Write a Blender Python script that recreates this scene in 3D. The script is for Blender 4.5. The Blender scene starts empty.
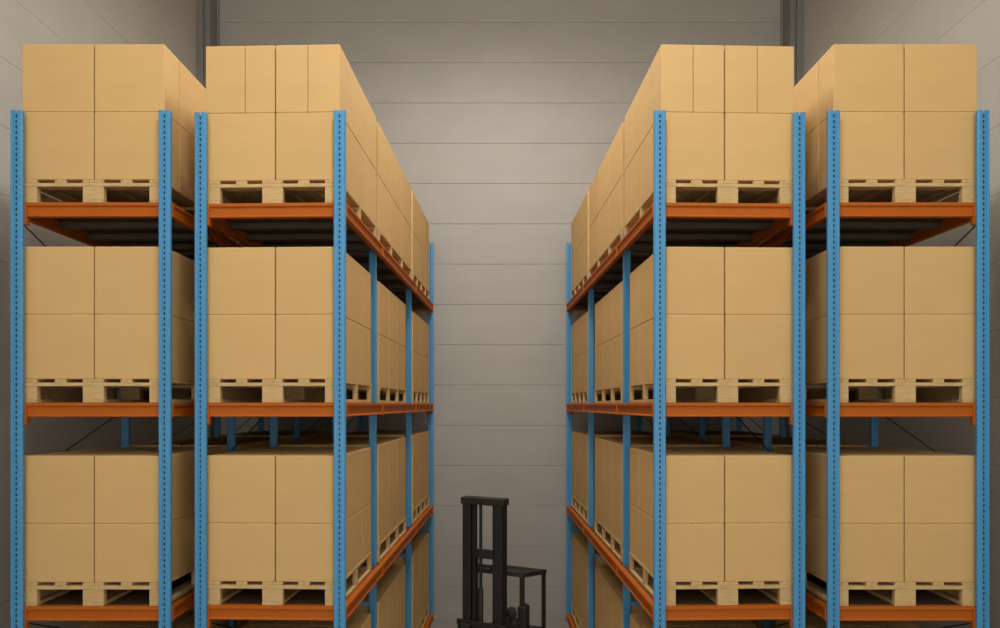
import bpy, bmesh, math, random
from mathutils import Matrix, Vector
random.seed(7)
scene = bpy.context.scene
COL = scene.collection
EYE = 2.64
D0 = 4.0            # depth of the racks' front face, metres

# ------------------------------------------------------------------ materials
def mat(name, rgb, rough=0.6, metal=0.0, var=0.0, scale=6.0, stretch=(1, 1, 1), rgb2=None, bump=0.0, spec=0.5, objvar=0.0):
    m = bpy.data.materials.new(name); m.use_nodes = True
    nt = m.node_tree; b = nt.nodes['Principled BSDF']
    b.inputs['Roughness'].default_value = rough
    b.inputs['Metallic'].default_value = metal
    b.inputs['Specular IOR Level'].default_value = spec
    tc = nt.nodes.new('ShaderNodeTexCoord'); mp = nt.nodes.new('ShaderNodeMapping')
    mp.inputs['Scale'].default_value = stretch
    nt.links.new(tc.outputs['Object'], mp.inputs['Vector'])
    nz = nt.nodes.new('ShaderNodeTexNoise'); nz.inputs['Scale'].default_value = scale
    nz.inputs['Detail'].default_value = 5
    nt.links.new(mp.outputs['Vector'], nz.inputs['Vector'])
    rgb2 = rgb2 or tuple(c * (1 - var) for c in rgb)
    rp = nt.nodes.new('ShaderNodeValToRGB')
    rp.color_ramp.elements[0].position = 0.3; rp.color_ramp.elements[1].position = 0.7
    rp.color_ramp.elements[0].color = (*rgb2, 1); rp.color_ramp.elements[1].color = (*rgb, 1)
    nt.links.new(nz.outputs['Fac'], rp.inputs['Fac'])
    out = rp.outputs['Color']
    if objvar:
        oi = nt.nodes.new('ShaderNodeObjectInfo')
        mr = nt.nodes.new('ShaderNodeMapRange')
        mr.inputs['To Min'].default_value = 1 - objvar; mr.inputs['To Max'].default_value = 1 + objvar
        nt.links.new(oi.outputs['Random'], mr.inputs['Value'])
        hs = nt.nodes.new('ShaderNodeHueSaturation')
        nt.links.new(mr.outputs['Result'], hs.inputs['Value']); nt.links.new(out, hs.inputs['Color'])
        out = hs.outputs['Color']
    nt.links.new(out, b.inputs['Base Color'])
    if bump:
        bp = nt.nodes.new('ShaderNodeBump'); bp.inputs['Strength'].default_value = bump
        bp.inputs['Distance'].default_value = 0.004
        nt.links.new(nz.outputs['Fac'], bp.inputs['Height']); nt.links.new(bp.outputs['Normal'], b.inputs['Normal'])
    return m

M = dict(
    card=mat('cardboard', (0.588, 0.380, 0.157), 0.8, var=0.05, scale=3, stretch=(1, 1, 3), spec=0.2, objvar=0.025),
    wood=mat('pallet_wood', (0.60, 0.41, 0.19), 0.8, scale=10, stretch=(6, 1.0, 6), rgb2=(0.43, 0.28, 0.12), spec=0.2, objvar=0.05),
    woodx=mat('pallet_wood_cross', (0.61, 0.42, 0.195), 0.8, scale=12, stretch=(1, 5, 8), rgb2=(0.44, 0.29, 0.125), spec=0.2, objvar=0.05),
    blue=mat('blue_paint', (0.060, 0.270, 0.500), 0.42, var=0.1, scale=5, stretch=(1, 1, .3)),
    slot_shade=mat('upright_slot_shade', (0.015, 0.080, 0.190), 0.5, var=0.15, scale=8),  # blue darkened to stand in for the shade inside the upright slots
    orange=mat('orange_paint', (0.42, 0.095, 0.003), 0.6, var=0.08, scale=5, spec=0.25),
    rod=mat('dark_steel_rod', (0.03, 0.035, 0.045), 0.5, 0.6, var=0.2),
    galv=mat('support_bar_steel', (0.11, 0.085, 0.06), 0.6, 0.2, var=0.2, scale=12),
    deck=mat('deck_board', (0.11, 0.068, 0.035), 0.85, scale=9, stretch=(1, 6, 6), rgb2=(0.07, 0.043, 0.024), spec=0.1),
    black=mat('forklift_black', (0.012, 0.012, 0.009), 0.55, var=0.35, scale=7, bump=0.1),
    grime=mat('forklift_grey', (0.022, 0.021, 0.016), 0.6, var=0.35, scale=9),
    rubber=mat('rubber', (0.012, 0.012, 0.012), 0.85, var=0.2, scale=20),
    chrome=mat('piston_steel', (0.35, 0.35, 0.33), 0.3, 0.9, var=0.1),
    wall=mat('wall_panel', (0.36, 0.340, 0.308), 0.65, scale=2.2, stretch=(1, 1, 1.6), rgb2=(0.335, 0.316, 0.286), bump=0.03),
    wallside_lit=mat('side_wall_panel_lit', (0.44, 0.415, 0.375), 0.65, scale=1.6, stretch=(1, 1, 1.6), rgb2=(0.41, 0.388, 0.35), bump=0.03),  # back wall's panel in a lighter colour that stands in for brighter light
    column=mat('steel_column', (0.21, 0.205, 0.19), 0.55, var=0.15, scale=3),
    ceil=mat('ceiling', (0.42, 0.40, 0.37), 0.8, var=0.05, scale=2),
    floor=mat('concrete', (0.27, 0.25, 0.225), 0.55, rgb2=(0.21, 0.195, 0.175), scale=1.6, bump=0.1),
)

# ------------------------------------------------------------------ mesh helpers
def bx(bm, x0, x1, y0, y1, z0, z1, bev=0.0):
    g = bmesh.ops.create_cube(bm, size=1)
    vs = g['verts']
    for v in vs:
        v.co = Vector(((x0 + x1) / 2 + v.co.x * (x1 - x0), (y0 + y1) / 2 + v.co.y * (y1 - y0), (z0 + z1) / 2 + v.co.z * (z1 - z0)))
    if bev:
        es = list({e for v in vs for e in v.link_edges})
        bmesh.ops.bevel(bm, geom=es, offset=bev, segments=2, profile=0.5, affect='EDGES')

def prism(bm, pts, axis, a, b):
    """extrude 2-D profile pts along axis ('x','y','z') from a to b"""
    def P(p, t):
        return {'x': Vector((t, p[0], p[1])), 'y': Vector((p[0], t, p[1])), 'z': Vector((p[0], p[1], t))}[axis]
    A = [bm.verts.new(P(p, a)) for p in pts]; B = [bm.verts.new(P(p, b)) for p in pts]
    n = len(pts)
    bm.faces.new(A); bm.faces.new(B[::-1])
    for i in range(n):
        bm.faces.new((A[i], B[i], B[(i + 1) % n], A[(i + 1) % n]))

def rod(bm, p, q, r, seg=8):
    p = Vector(p); q = Vector(q); d = q - p
    g = bmesh.ops.create_cone(bm, cap_ends=True, segments=seg, radius1=r, radius2=r, depth=d.length)
    rot = d.to_track_quat('Z', 'Y').to_matrix().to_4x4()
    bmesh.ops.transform(bm, matrix=Matrix.Translation((p + q) / 2) @ rot, verts=g['verts'])

def bar(bm, p, q, w, h):
    """rectangular bar from p to q"""
    p = Vector(p); q = Vector(q); d = q - p
    g = bmesh.ops.create_cube(bm, size=1)
    bmesh.ops.scale(bm, vec=(w, h, d.length), verts=g['verts'])
    rot = d.to_track_quat('Z', 'Y').to_matrix().to_4x4()
    bmesh.ops.transform(bm, matrix=Matrix.Translation((p + q) / 2) @ rot, verts=g['verts'])

def mesh(name, bm, m):
    bmesh.ops.recalc_face_normals(bm, faces=bm.faces)
    me = bpy.data.meshes.new(name); bm.to_mesh(me); bm.free()
    me.materials.append(M[m]); return me

def link(name, me, parent=None, loc=(0, 0, 0), rz=0.0):
    o = bpy.data.objects.new(name, me); COL.objects.link(o)
    o.parent = parent; o.location = loc; o.rotation_euler = (0, 0, rz)
    return o

def tag(o, label=None, cat=None, group=None, kind=None):
    if label: o['label'] = label
    if cat: o['category'] = cat
    if group: o['group'] = group
    if kind: o['kind'] = kind
    return o

def copy_tree(o, parent=None):
    c = o.copy(); COL.objects.link(c); c.parent = parent
    for ch in list(o.children):
        copy_tree(ch, c)
    return c

# ------------------------------------------------------------------ the setting
WX, WY, CH = 3.75, 8.4, 11.0
def panelled(axis, fixed, lo, hi, phase, inward, g=.004, dpt=.006):
    """wall of horizontal sandwich panels with V grooves; profile in (fixed axis, z)"""
    zs = []
    z = phase
    while z > 0.06: z -= 0.513
    z += 0.513
    while z < CH - 0.05:
        zs.append(z); z += 0.513
    pts = [(fixed, 0)]
    for z in zs:
        pts += [(fixed, z - g), (fixed - inward * dpt, z), (fixed, z + g)]
    pts += [(fixed, CH), (fixed - inward * 0.2, CH), (fixed - inward * 0.2, 0)]
    bm = bmesh.new()
    prism(bm, pts, axis, lo, hi)
    return bm
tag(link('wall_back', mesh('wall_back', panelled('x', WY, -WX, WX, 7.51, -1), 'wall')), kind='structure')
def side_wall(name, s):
    tag(link(name, mesh(name, panelled('y', s * WX, -4, WY + .2, 7.31, -s, .003, .003), 'wallside_lit')), kind='structure')
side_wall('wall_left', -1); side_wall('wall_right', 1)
bm = bmesh.new(); bx(bm, -WX - .2, WX + .2, -4, WY + .2, -0.2, 0)
tag(link('floor', mesh('floor', bm, 'floor')), kind='structure')
bm = bmesh.new(); bx(bm, -WX - .2, WX + .2, -4, WY + .2, CH, CH + 0.2)
for i in range(6): bx(bm, -WX, WX, -3 + i * 2, -2.85 + i * 2, CH - .15, CH)
tag(link('ceiling', mesh('ceiling', bm, 'ceil')), kind='structure')
# steel columns boxed into the two rear corners
for n, s in ((1, -1), (2, 1)):
    bm = bmesh.new()
    for a, b, y0 in ((3.67, 3.75, 8.15), (3.60, 3.67, 8.19), (3.565, 3.585, 8.385)):
        bx(bm, min(s * a, s * b), max(s * a, s * b), y0, WY, 0, CH, 0.004)
    tag(link('trim_%d' % n, mesh('trim', bm, 'column')), kind='structure')

# ------------------------------------------------------------------ rack parts (local frame: x toward the side wall (mirrored by s), y = depth)
UPR = {}
def upright_mesh(w, h, s, holes=True):
    """slotted upright: lipped channel open at the back, slot row down its front face; origin at its front inner foot corner"""
    k = (w, h, s, holes)
    if k in UPR: return UPR[k]
    bm = bmesh.new(); d = 0.022; t = 0.003; c = 0.007; hw = 0.0046; m = w / 2
    X = lambda a: s * a
    def b(x0, x1, y0, y1, z0, z1): bx(bm, min(X(x0), X(x1)), max(X(x0), X(x1)), y0, y1, z0, z1)
    # side webs, back lips
    b(0, t, c, d, 0, h); b(w - t, w, c, d, 0, h)
    b(t, .016, d - t, d, 0, h); b(w - .016, w - t, d - t, d, 0, h)
    # chamfered front corners
    for e in (0, 1):
        f = (lambda a: w - a) if e else (lambda a: a)
        pts = [(X(f(0)), c), (X(f(c)), 0), (X(f(c)), t), (X(f(t)), c)]
        prism(bm, pts, 'z', 0, h)
    # face strips with a shallow step on each side of the slotted centre rib
    r0, r1 = m - 0.014, m + 0.014
    if w < .07: r0, r1 = m - .013, m + .013
    b(c, r0, 0, t, 0, h); b(r1, w - c, 0, t, 0, h)
    b(r0, r0 + t, 0.003, 0.008, 0, h); b(r1 - t, r1, 0.003, 0.008, 0, h)
    b(r0 + t, m - hw, 0.0045, 0.0075, 0, h); b(m + hw, r1 - t, 0.0045, 0.0075, 0, h)
    if holes:
        z = 0.0; p = 0.0333; sl = 0.020
        while z < h:
            b(m - hw, m + hw, 0.0045, 0.0075, z, min(h, z + p - sl)); z += p
    else:
        b(m - hw, m + hw, 0.0045, 0.0075, 0, h)
    UPR[k] = mesh('upright', bm, 'blue'); return UPR[k]

bm = bmesh.new(); bx(bm, -.02, .093, -.02, .05, 0, .008, .002); rod(bm, (-.008, .013, .008), (-.008, .013, .02), .007); rod(bm, (.081, .013, .008), (.081, .013, .02), .007)
FOOT = mesh('base_plate', bm, 'blue')

BEAM = {}
def beam_mesh(length, flip):
    """step-profile box beam along +x, outer face toward -y (flip: toward +y), top at z=0"""
    k = (round(length, 4), flip)
    if k in BEAM: return BEAM[k]
    pts = [(0.002, 0), (0, -.003), (0, -.019), (.009, -.026), (.009, -.072), (.003, -.079), (.003, -.084), (.005, -.086), (.038, -.086), (.04, -.084), (.04, -.002), (.038, 0)]
    if flip: pts = [(-a, b) for a, b in pts]
    bm = bmesh.new(); prism(bm, pts, 'x', 0, length)
    BEAM[k] = mesh('beam', bm, 'orange'); return BEAM[k]
CONN = {}
def conn_mesh(flip, short=False):
    if (flip, short) in CONN: return CONN[(flip, short)]
    f = -1 if flip else 1
    bm = bmesh.new()
    a, b = sorted((-0.004 * f, 0.03 * f)); bx(bm, 0, .012 if short else .034, a, b, -.09 if short else -.135, -.0005, .002)
    for z in (() if short else (-.03, -.105)):
        rod(bm, (.017, -.004 * f, z), (.017, -.008 * f, z), .006)
    CONN[(flip, short)] = mesh('beam_connector', bm, 'orange'); return CONN[(flip, short)]

LEV = [0.088, 1.407, 2.654, 3.878]
YU = [(4.0, .073, 4.42), (5.09, .060, 3.975), (6.74, .060, 3.975), (8.08, .073, 4.62)]    # frame depth, upright width, top

class Rack:
    def __init__(self, s, xa, xw, k, where):
        self.s, self.xa, self.xw, self.where = s, xa, xw, where
        self.ang = s * math.atan(k)          # toe-in of the run
        self.T = Matrix.Translation((s * xa, D0, 0)) @ Matrix.Rotation(self.ang, 4, 'Z')
    def pt(self, x, y, z):                   # x = distance from the aisle centre line, y = world depth
        return self.T @ Vector((self.s * (x - self.xa), y - D0, z))
    def loc(self, x, y, z):
        return Vector((self.s * (x - self.xa), y - D0, z))

def build_rack(R, label):
    s = R.s
    root = bpy.data.objects.new('pallet_rack', None); COL.objects.link(root)
    root.location = R.T.translation; root.rotation_euler = (0, 0, R.ang)
    tag(root, label, 'pallet rack', 'pallet racks')
    mid = []
    for i, (y, w, h) in enumerate(YU):
        inset = 0.049 if i in (1, 2) else 0.0
        for side in (0, 1):
            x = R.xa + inset if side == 0 else R.xw - inset - w
            u = link('upright', upright_mesh(w, h, s, i in (0, 3)), root, R.loc(x, y, 0.008))
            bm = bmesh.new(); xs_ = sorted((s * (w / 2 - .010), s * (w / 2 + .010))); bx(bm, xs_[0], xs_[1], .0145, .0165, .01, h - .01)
            link('slot_shade_strip', mesh('slot_shade_strip', bm, 'slot_shade'), u)  # dark strip added behind the slot row as painted shade
            f = link('base_plate', FOOT, u, (0 if s > 0 else -.073, 0, -0.008))
        # frame bracing (blue, between the two uprights of a frame)
        xa, xb = R.xa + inset + w - .004, R.xw - inset - w + .004
        for li, z in enumerate(LEV):
            if i in (1, 2, 3) and li > 0:
                bm = bmesh.new(); y2 = y + .014
                zb = z - .30 if li == 1 else LEV[li - 1] + .5
                p, q = R.loc(xa, y2, zb), R.loc(xb, y2, zb)
                bar(bm, p, q, .045, .022)
                link('brace', mesh('brace', bm, 'blue'), root)
                if li < 3:
                    pass
                bm = bmesh.new()
                zz = LEV[li - 1] + .12
                bar(bm, R.loc(xa, y2, zz), R.loc(xb, y2, (z - .34 if li == 1 else LEV[li - 1] + .46)), .022, .022)
                link('diagonal_brace', mesh('diagonal_brace', bm, 'blue'), root)
    # beams
    for li, z in enumerate(LEV):
        # ends of the run, spanning between its two uprights, behind them
        for y, flip in ((4.030, False), (8.075, True)):
            xa, xb = R.xa + .047, R.xw - .047
            L = xb - xa
            x0 = xa if s > 0 else xb
            b = link('beam', beam_mesh(L, flip), root, R.loc(x0, y, z))
            link('beam_connector', conn_mesh(flip), b, (0, 0, 0)); link('beam_connector', conn_mesh(flip), b, (L - .034, 0, 0))
        for bi in range(3):
            ya = YU[bi][0] + (.031 if bi == 0 else .015); yb = YU[bi + 1][0] + (.015 if bi < 2 else -.002)
            L = yb - ya
            for side in (0, 1):
                # rotate the x-running beam so that it runs back; outer face toward the aisle / toward the wall
                face_world = -s if side == 0 else s     # direction the outer face must look to
                flip = (face_world == -1)               # after +90deg rotation -y -> +x, +y -> -x
                xx = R.xa if side == 0 else R.xw
                b = link('beam', beam_mesh(L, flip), root, R.loc(xx, ya, z), math.pi / 2)
                link('beam_connector', conn_mesh(flip, True), b, (0.001, 0, 0)); link('beam_connector', conn_mesh(flip, True), b, (L - .013, 0, 0))
            # support bars under the pallets
            n = 4
            ya2 = YU[bi][0] + (.12 if bi == 0 else .12); yb2 = YU[bi + 1][0] - .07
            for j in range(n):
                yy = ya2 + (yb2 - ya2) * j / (n - 1)
                bm = bmesh.new()
                p = R.loc(R.xa + .041, yy, z - .04); q = R.loc(R.xw - .041, yy, z - .04)
                bx(bm, min(p.x, q.x), max(p.x, q.x), p.y - .03, p.y + .03, z - .058, z - .018, .002)
                link('support_bar', mesh('support_bar', bm, 'galv'), root)
            # boarded deck: planks laid across the bay on the support bars, small gaps between them
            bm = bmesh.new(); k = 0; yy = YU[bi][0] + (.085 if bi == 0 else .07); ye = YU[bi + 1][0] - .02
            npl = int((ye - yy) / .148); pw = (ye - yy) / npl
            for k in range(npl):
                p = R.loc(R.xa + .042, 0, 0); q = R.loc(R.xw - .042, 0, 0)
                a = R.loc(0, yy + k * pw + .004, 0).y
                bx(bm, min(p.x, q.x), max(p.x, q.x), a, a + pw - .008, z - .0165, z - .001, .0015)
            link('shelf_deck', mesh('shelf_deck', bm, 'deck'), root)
            # thin tie rods crossing the wall-side face of the bay
            if li > 0:
                ends = {3: ((ya + .03, z - .1), (yb - .03, z - .55)), 2: ((ya + .03, z - .50), (yb - .03, z - .1)), 1: ((ya + .03, z - .1), (yb - .03, z - .55))}[li]
                for a, b_ in (ends,):
                    bm = bmesh.new(); xr = R.xw - .012
                    rod(bm, R.loc(xr, a[0], a[1]), R.loc(xr, b_[0], b_[1]), .0045, 6)
                    link('tie_rod', mesh('tie_rod', bm, 'rod'), root)
    return root

# ------------------------------------------------------------------ pallets
PAL = {}
def pallet_tree(wid, dep, nb, s):
    """block pallet, returns its root (origin: bottom, front, aisle-side corner); wid along x*s, dep along y, nb blocks along the depth"""
    k = (round(wid, 3), round(dep, 3), nb, s)
    if k in PAL: return copy_tree(PAL[k]), True
    root = bpy.data.objects.new('wooden_pallet', None); COL.objects.link(root)
    def box(name, x0, x1, y0, y1, z0, z1, m):
        bm = bmesh.new(); cx, cy = (x0 + x1) / 2, (y0 + y1) / 2
        bx(bm, -(x1 - x0) / 2, (x1 - x0) / 2, -(y1 - y0) / 2, (y1 - y0) / 2, z0, z1, .002)
        link(name, mesh(name, bm, m), root, (s * cx, cy, 0))
    ew, cw = .095, .128
    tracks = [(0, ew), (wid / 2 - cw / 2, wid / 2 + cw / 2), (wid - ew, wid)]
    for a, b in tracks:
        box('bottom_board', a, b, 0, dep, 0, .021, 'wood')
        box('deck_board', a, b, 0, dep, .123, .144, 'wood')
    for c in (.27 * wid, .73 * wid):
        box('deck_board', c - .035, c + .035, 0.003, dep - .003, .123, .144, 'wood')
    bd = [.1 if dep > 1.0 else .09] * nb
    for j in range(nb):
        w = .045
        if j in (0, nb - 1): w = .036
        y0 = 0 if j == 0 else (dep - w if j == nb - 1 else dep * j / (nb - 1) - w / 2)
        box('cross_board', 0, wid, y0, y0 + w + (.04 if j == 0 else 0), .101, .123, 'woodx')
        for a, b in tracks[:2] if 0 < j < nb - 1 else tracks:
            if j > 0 and a == 0: b = .028          # slim board block on the aisle side
            box('block', a, b, y0 + .001, y0 + w - .001, .021, .101, 'woodx')
    box('added_backing_board', wid - .045, wid, .08, dep - .08, .021, .101, 'woodx')  # solid board added on the wall side so the openings look dark
    PAL[k] = root
    return root, False

# ------------------------------------------------------------------ cardboard boxes
BOX = {}
def box_mesh(w, d, h, seam=None):
    k = (round(w, 4), round(d, 4), round(h, 4), seam)
    if k in BOX: return BOX[k]
    bm = bmesh.new(); g = .0015
    if seam:      # carton closed by two side panels meeting in an upright seam
        c = -w / 2 + w * seam
        bx(bm, -w / 2, c - g, -d / 2, d / 2, 0, h, .004); bx(bm, c + g, w / 2, -d / 2, d / 2, 0, h, .004)
        bx(bm, -w / 2 + .01, w / 2 - .01, -d / 2 + .01, d / 2 - .01, .005, h - .005)
    else:         # body up to just under the lid, closed by two top flaps meeting in the middle
        bx(bm, -w / 2, w / 2, -d / 2, d / 2, 0, h - .004, .004)
        for a, b in ((-w / 2 + .002, -.002), (.002, w / 2 - .002)):
            bx(bm, a, b, -d / 2 + .002, d / 2 - .002, h - .006, h, .0015)
    BOX[k] = mesh('cardboard_box', bm, 'card'); return BOX[k]

LN = ['ground level', 'lower shelf', 'middle shelf', 'top shelf']
BN = ['front bay', 'second bay', 'farthest bay']
COLYLOW = [[4.045, 4.62, 4.90], [5.165, 5.56, 5.97, 6.40], [6.82, 7.30, 7.68, 8.02]]
HGT = [(.43, .43), (.360, .415), (.398, .415), (.416, .415)]      # lower, upper carton heights by level
COLY = [[4.045, 4.29, 4.71, 5.075], [5.165, 5.67, 6.17, 6.725], [6.82, 7.29, 7.69, 8.06]]
NB = [3, 4, 5]

DEEP = []
def load(R, li, bi, xs, full, coly, solo=True):
    z = LEV[li] + .0005; s = R.s; y0, y1 = coly[0], coly[-1]
    root, cp = pallet_tree(xs[2] - xs[0], y1 - y0, NB[bi], s)
    root.location = R.pt(xs[0], y0, z); root.rotation_euler = (0, 0, R.ang)
    tag(root, 'pale wooden pallet carrying cartons at %s, %s of the %s rack' % (LN[li], BN[bi], R.where), 'pallet', 'wooden pallets in the racks')
    gap = .0035
    for lay in (0, 1):
        zz = z + .144 + (.0005 if lay == 0 else HGT[li][0] + .001); h = HGT[li][lay]
        for c in (0, 1):
            for r in range(len(coly) - 1):
                w = xs[c + 1] - xs[c] - 2 * gap; d = coly[r + 1] - coly[r] - .006
                seam = None
                if li == 3 and bi == 0 and lay == 1 and R.where.startswith('inner') and r == 0:
                    seam = 0.5 if s < 0 else 0.51
                    if c == 1: seam = .57 if s < 0 else .465
                cx = (xs[c] + xs[c + 1]) / 2; cy = (coly[r] + coly[r + 1]) / 2
                o = link('cardboard_box', box_mesh(w, d, h, seam), None, R.pt(cx, cy, zz), R.ang)
                if not solo or (c == 1 and not full):
                    bpy.data.objects.remove(o); DEEP.append((box_mesh(w, d, h, seam), R.pt(cx, cy, zz), R.ang)); continue
                lr = 'right' if (s < 0) == (c == 0) else 'left'
                fr = (['front', 'middle', 'rear'] if len(coly) == 4 else ['front', 'rear'])[r]
                o_l = 'cardboard box, %s %s %s in load at %s, %s, %s rack' % (
                    ['bottom', 'top'][lay], lr, fr, LN[li], BN[bi], R.where)
                tag(o, o_l, 'box', 'cardboard boxes at the %s of the %s rack' % (LN[li], R.where))

RACKS = [
    (Rack(-1, .938, 1.868, 0.0295, 'inner left'), [.981, 1.385, 1.822]),
    (Rack(1, .935, 1.868, 0.0295, 'inner right'), [.986, 1.385, 1.822]),
    (Rack(-1, 2.000, 2.972, 0.0, 'outer left'), [2.055, 2.490, 2.934]),
    (Rack(1, 1.990, 2.972, 0.0, 'outer right'), [2.042, 2.481, 2.930]),
]
RL = {'inner left': 'blue and orange pallet rack left of the aisle, beside the forklift mast',
      'inner right': 'blue and orange pallet rack right of the aisle, nearest the right of the forklift',
      'outer left': 'blue and orange pallet rack against the left wall',
      'outer right': 'blue and orange pallet rack against the right wall'}
for R, xs in RACKS:
    build_rack(R, RL[R.where])
    inner = R.where.startswith('inner')
    for bi in range(3):
        for li in range(4):
            coly = list(COLY[bi] if li == 3 else COLYLOW[bi])
            if not inner and bi == 0 and li == 3: coly[1] = 4.24
            if inner:
                load(R, li, bi, xs, (bi == 0 and li > 0) or li == 1, coly)
            elif bi == 0:
                load(R, li, bi, xs, True, coly, li > 0)
            else:
                load(R, li, bi, xs, False, coly, bi == 1 and li in (1, 3))
# the cartons past the first three hundred, deep inside the racks
bm = bmesh.new()
for me, loc, rz in DEEP:
    n0 = len(bm.verts); bm.from_mesh(me)
    bm.verts.ensure_lookup_table()
    bmesh.ops.transform(bm, matrix=Matrix.Translation(loc) @ Matrix.Rotation(rz, 4, 'Z'), verts=bm.verts[n0:])
tag(link('cardboard_box', mesh('cardboard_boxes', bm, 'card')), 'remaining cardboard boxes deep inside the racks, hidden behind the front loads', 'box', kind='stuff')

# ------------------------------------------------------------------ forklift (small stacker truck with an operator guard)
A = math.radians(25)
fork = bpy.data.objects.new('forklift', None); COL.objects.link(fork)
fork.location = (-.145, 6.0, 0); fork.rotation_euler = (0, 0, -A)
tag(fork, 'black forklift with tall mast parked at the end of the aisle', 'forklift')
def fpart(name, bm, m, parent=fork, label=None):
    if name in ('mast_channel', 'mast_rail', 'mast_head', 'mast_crossbar', 'lift_chain'):
        bmesh.ops.scale(bm, vec=(.91, 1, .995), verts=bm.verts)
    if name in ('mast_channel', 'mast_rail', 'mast_head', 'mast_crossbar', 'lift_chain', 'piston_rod', 'lift_cylinder', 'fork_carriage', 'fork'):
        bmesh.ops.translate(bm, vec=(-.018, 0, 0), verts=bm.verts)
    o = link(name, mesh(name, bm, m), parent); return tag(o, label)
HM = 1.80
for s in (-1, 1):      # outer mast channels, C section open to the middle
    bm = bmesh.new(); x0, x1 = sorted((s * .225, s * .135))
    bx(bm, x0, x1, 0, .012, .06, HM - .03, .003)
    bx(bm, x0, x1, .085, .097, .06, HM - .03, .003)
    a, b = sorted((s * .225, s * .211)); bx(bm, a, b, 0, .097, .06, HM - .03, .003)
    fpart('mast_channel', bm, 'black')
for s in (-1, 1):      # inner lifting rails
    bm = bmesh.new(); x0, x1 = sorted((s * .128, s * .096))
    bx(bm, x0, x1, .03, .075, .12, HM - .06, .003)
    bx(bm, min(s * .128, s * .14), max(s * .128, s * .14), .045, .06, .12, HM - .06)
    fpart('mast_rail', bm, 'black')
bm = bmesh.new(); bx(bm, -.24, .24, -.012, .11, HM - .062, HM, .006); fpart('mast_head', bm, 'black')
for z0, z1, y in ((1.24, 1.325, .03), (1.15, 1.17, .085), (.36, .44, .08), (.12, .2, .03)):
    bm = bmesh.new(); bx(bm, -.14, .14, y, y + .025, z0, z1, .003); fpart('mast_crossbar', bm, 'black')
bm = bmesh.new(); rod(bm, (-.045, .06, .1), (-.045, .06, .95), .024, 16); fpart('lift_cylinder', bm, 'grime')
bm = bmesh.new(); rod(bm, (-.045, .06, .95), (-.045, .06, HM - .06), .015, 12); fpart('piston_rod', bm, 'rod')
for x in (-.098, .088):
    bm = bmesh.new()
    for k in range(64):
        z = .3 + k * .0148; w = .009 if k % 2 else .005
        bx(bm, x - w, x + w, .078, .084, z, z + .0155)
    fpart('lift_chain', bm, 'rod')
# fork carriage and forks
bm = bmesh.new()
for z in (.30, .62): bx(bm, -.25, .25, -.03, -.008, z, z + .05, .004)
for x in (-.23, -.08, .08, .23): bx(bm, x - .012, x + .012, -.028, -.010, .30, .67, .003)
fpart('fork_carriage', bm, 'black')
for x in (-.15, .15):
    bm = bmesh.new(); bx(bm, x - .045, x + .045, -.06, -.032, .06, .64, .004)
    prism(bm, [(-.032, .095), (-.032, .06), (-.85, .06), (-.85, .068), (-.06, .095)], 'x', x - .045, x + .045)
    fpart('fork', bm, 'grime')
# chassis, with support legs and wheels
bm = bmesh.new()
prism(bm, [(.11, .06), (.84, .06), (.88, .12), (.88, .36), (.80, .42), (.34, .46), (.11, .50)], 'x', -.26, .26)
bmesh.ops.bevel(bm, geom=bm.edges[:], offset=.012, segments=2, affect='EDGES')
fpart('chassis', bm, 'black')
bm = bmesh.new(); bx(bm, -.16, .10, .50, .76, .42, .49, .015)
fpart('seat', bm, 'rubber')
bm = bmesh.new(); bx(bm, .215, .30, .255, .37, .45, .765, .012); bx(bm, .235, .28, .27, .35, .765, .778, .006); fpart('control_console', bm, 'black')
bm = bmesh.new(); rod(bm, (.165, .24, .5), (.165, .20, .74), .016, 10)
g = bmesh.ops.create_uvsphere(bm, u_segments=16, v_segments=10, radius=.045)
bmesh.ops.scale(bm, vec=(1.1, .8, 1.2), verts=g['verts']); bmesh.ops.translate(bm, vec=(.185, .2, .72), verts=g['verts'])
bx(bm, .10, .23, .18, .23, .68, .72, .012)
for a in (.10, .22): rod(bm, (.165, .2, .72), (a, .2, .765), .011, 8)
fpart('tiller_handle', bm, 'rubber')
for x in (-.225, .225):
    for y, r in ((.22, .09), (.74, .10)):
        bm = bmesh.new(); rod(bm, (x - .03, y, r), (x + .03, y, r), r, 28)
        bmesh.ops.bevel(bm, geom=[e for e in bm.edges if e.calc_face_angle(0) > 1.2], offset=.01, segments=2, affect='EDGES')
        w = fpart('wheel', bm, 'rubber')
        bm = bmesh.new(); rod(bm, (x - .032, y, r), (x + .032, y, r), r * .5, 20); rod(bm, (x - .038, y, r), (x + .038, y, r), r * .18, 12)
        fpart('wheel_hub', bm, 'grime', w)
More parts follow.
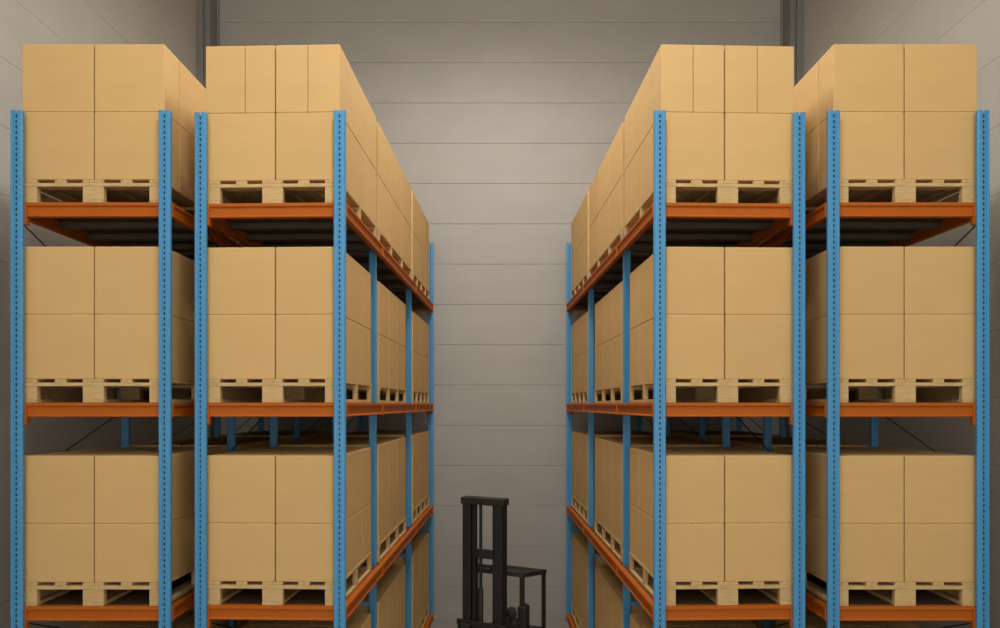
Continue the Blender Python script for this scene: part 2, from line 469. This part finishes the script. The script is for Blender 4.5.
# operator guard: four posts and an open top frame that slopes back slightly
zf, zr = 1.066, .965
yf, yr = .295, .85
for x in (-.25, .25):
    for y, z, r in ((yf, zf, .024), (yr, zr, .022)):
        bm = bmesh.new(); bar(bm, (x, y, .38), (x, y, z - .012), r * 1.7, r * 1.7)
        bmesh.ops.bevel(bm, geom=bm.edges[:], offset=.006, segments=2, affect='EDGES'); fpart('guard_post', bm, 'black')
bm = bmesh.new()
for x in (-.25, .25): bar(bm, (x, yf - .02, zf - .01), (x, yr + .02, zr - .01), .045, .045)
for y, z in ((yf, zf), (yr, zr)): bar(bm, (-.25, y, z - .01), (.25, y, z - .01), .042, .042)
for k in range(1, 6):
    t = k / 6; bar(bm, (-.2, yf + (yr - yf) * t, zf + (zr - zf) * t - .006), (.2, yf + (yr - yf) * t, zf + (zr - zf) * t - .006), .02, .012)
fpart('overhead_guard', bm, 'grime')
bm = bmesh.new()
bar(bm, (.0, .105, 1.155), (.0, yf, zf - .02), .03, .02)
fpart('guard_stay', bm, 'black')

# ------------------------------------------------------------------ light
def area(name, loc, size, power, rot=(0, 0, 0), col=(1, .96, .90), sy=None):
    l = bpy.data.lights.new(name, 'AREA'); l.energy = power; l.color = col
    l.shape = 'RECTANGLE'; l.size = size; l.size_y = sy or size
    o = bpy.data.objects.new(name, l); o.location = loc; o.rotation_euler = rot; COL.objects.link(o); return o
area('high_bay_light', (0, 2, 7), .8, 120)
area('high_bay_light', (0, 5, 7), .8, 66)
area('high_bay_light', (0, 5, 8.5), .8, 44)
area('high_bay_light', (0, 6, 7.4), .8, 60)
for x in (-2.2, 2.2): area('high_bay_light', (x, 2.6, 7.6), .8, 18)
w = bpy.data.worlds.new('world'); scene.world = w; w.use_nodes = True
w.node_tree.nodes['Background'].inputs[0].default_value = (1, .96, .90, 1)
w.node_tree.nodes['Background'].inputs[1].default_value = 1.9

cam = bpy.data.cameras.new('camera'); co = bpy.data.objects.new('camera', cam); COL.objects.link(co)
co.location = (0, 0, EYE); co.rotation_euler = (math.pi / 2, 0, 0)
cam.sensor_width = 36; cam.lens = 36 * .660; cam.shift_y = .091; cam.clip_start = .05
scene.camera = co
vs = scene.view_settings
vs.view_transform = 'Standard'; vs.look = 'None'; vs.gamma = 1; vs.use_curve_mapping = False; vs.exposure = 0.0
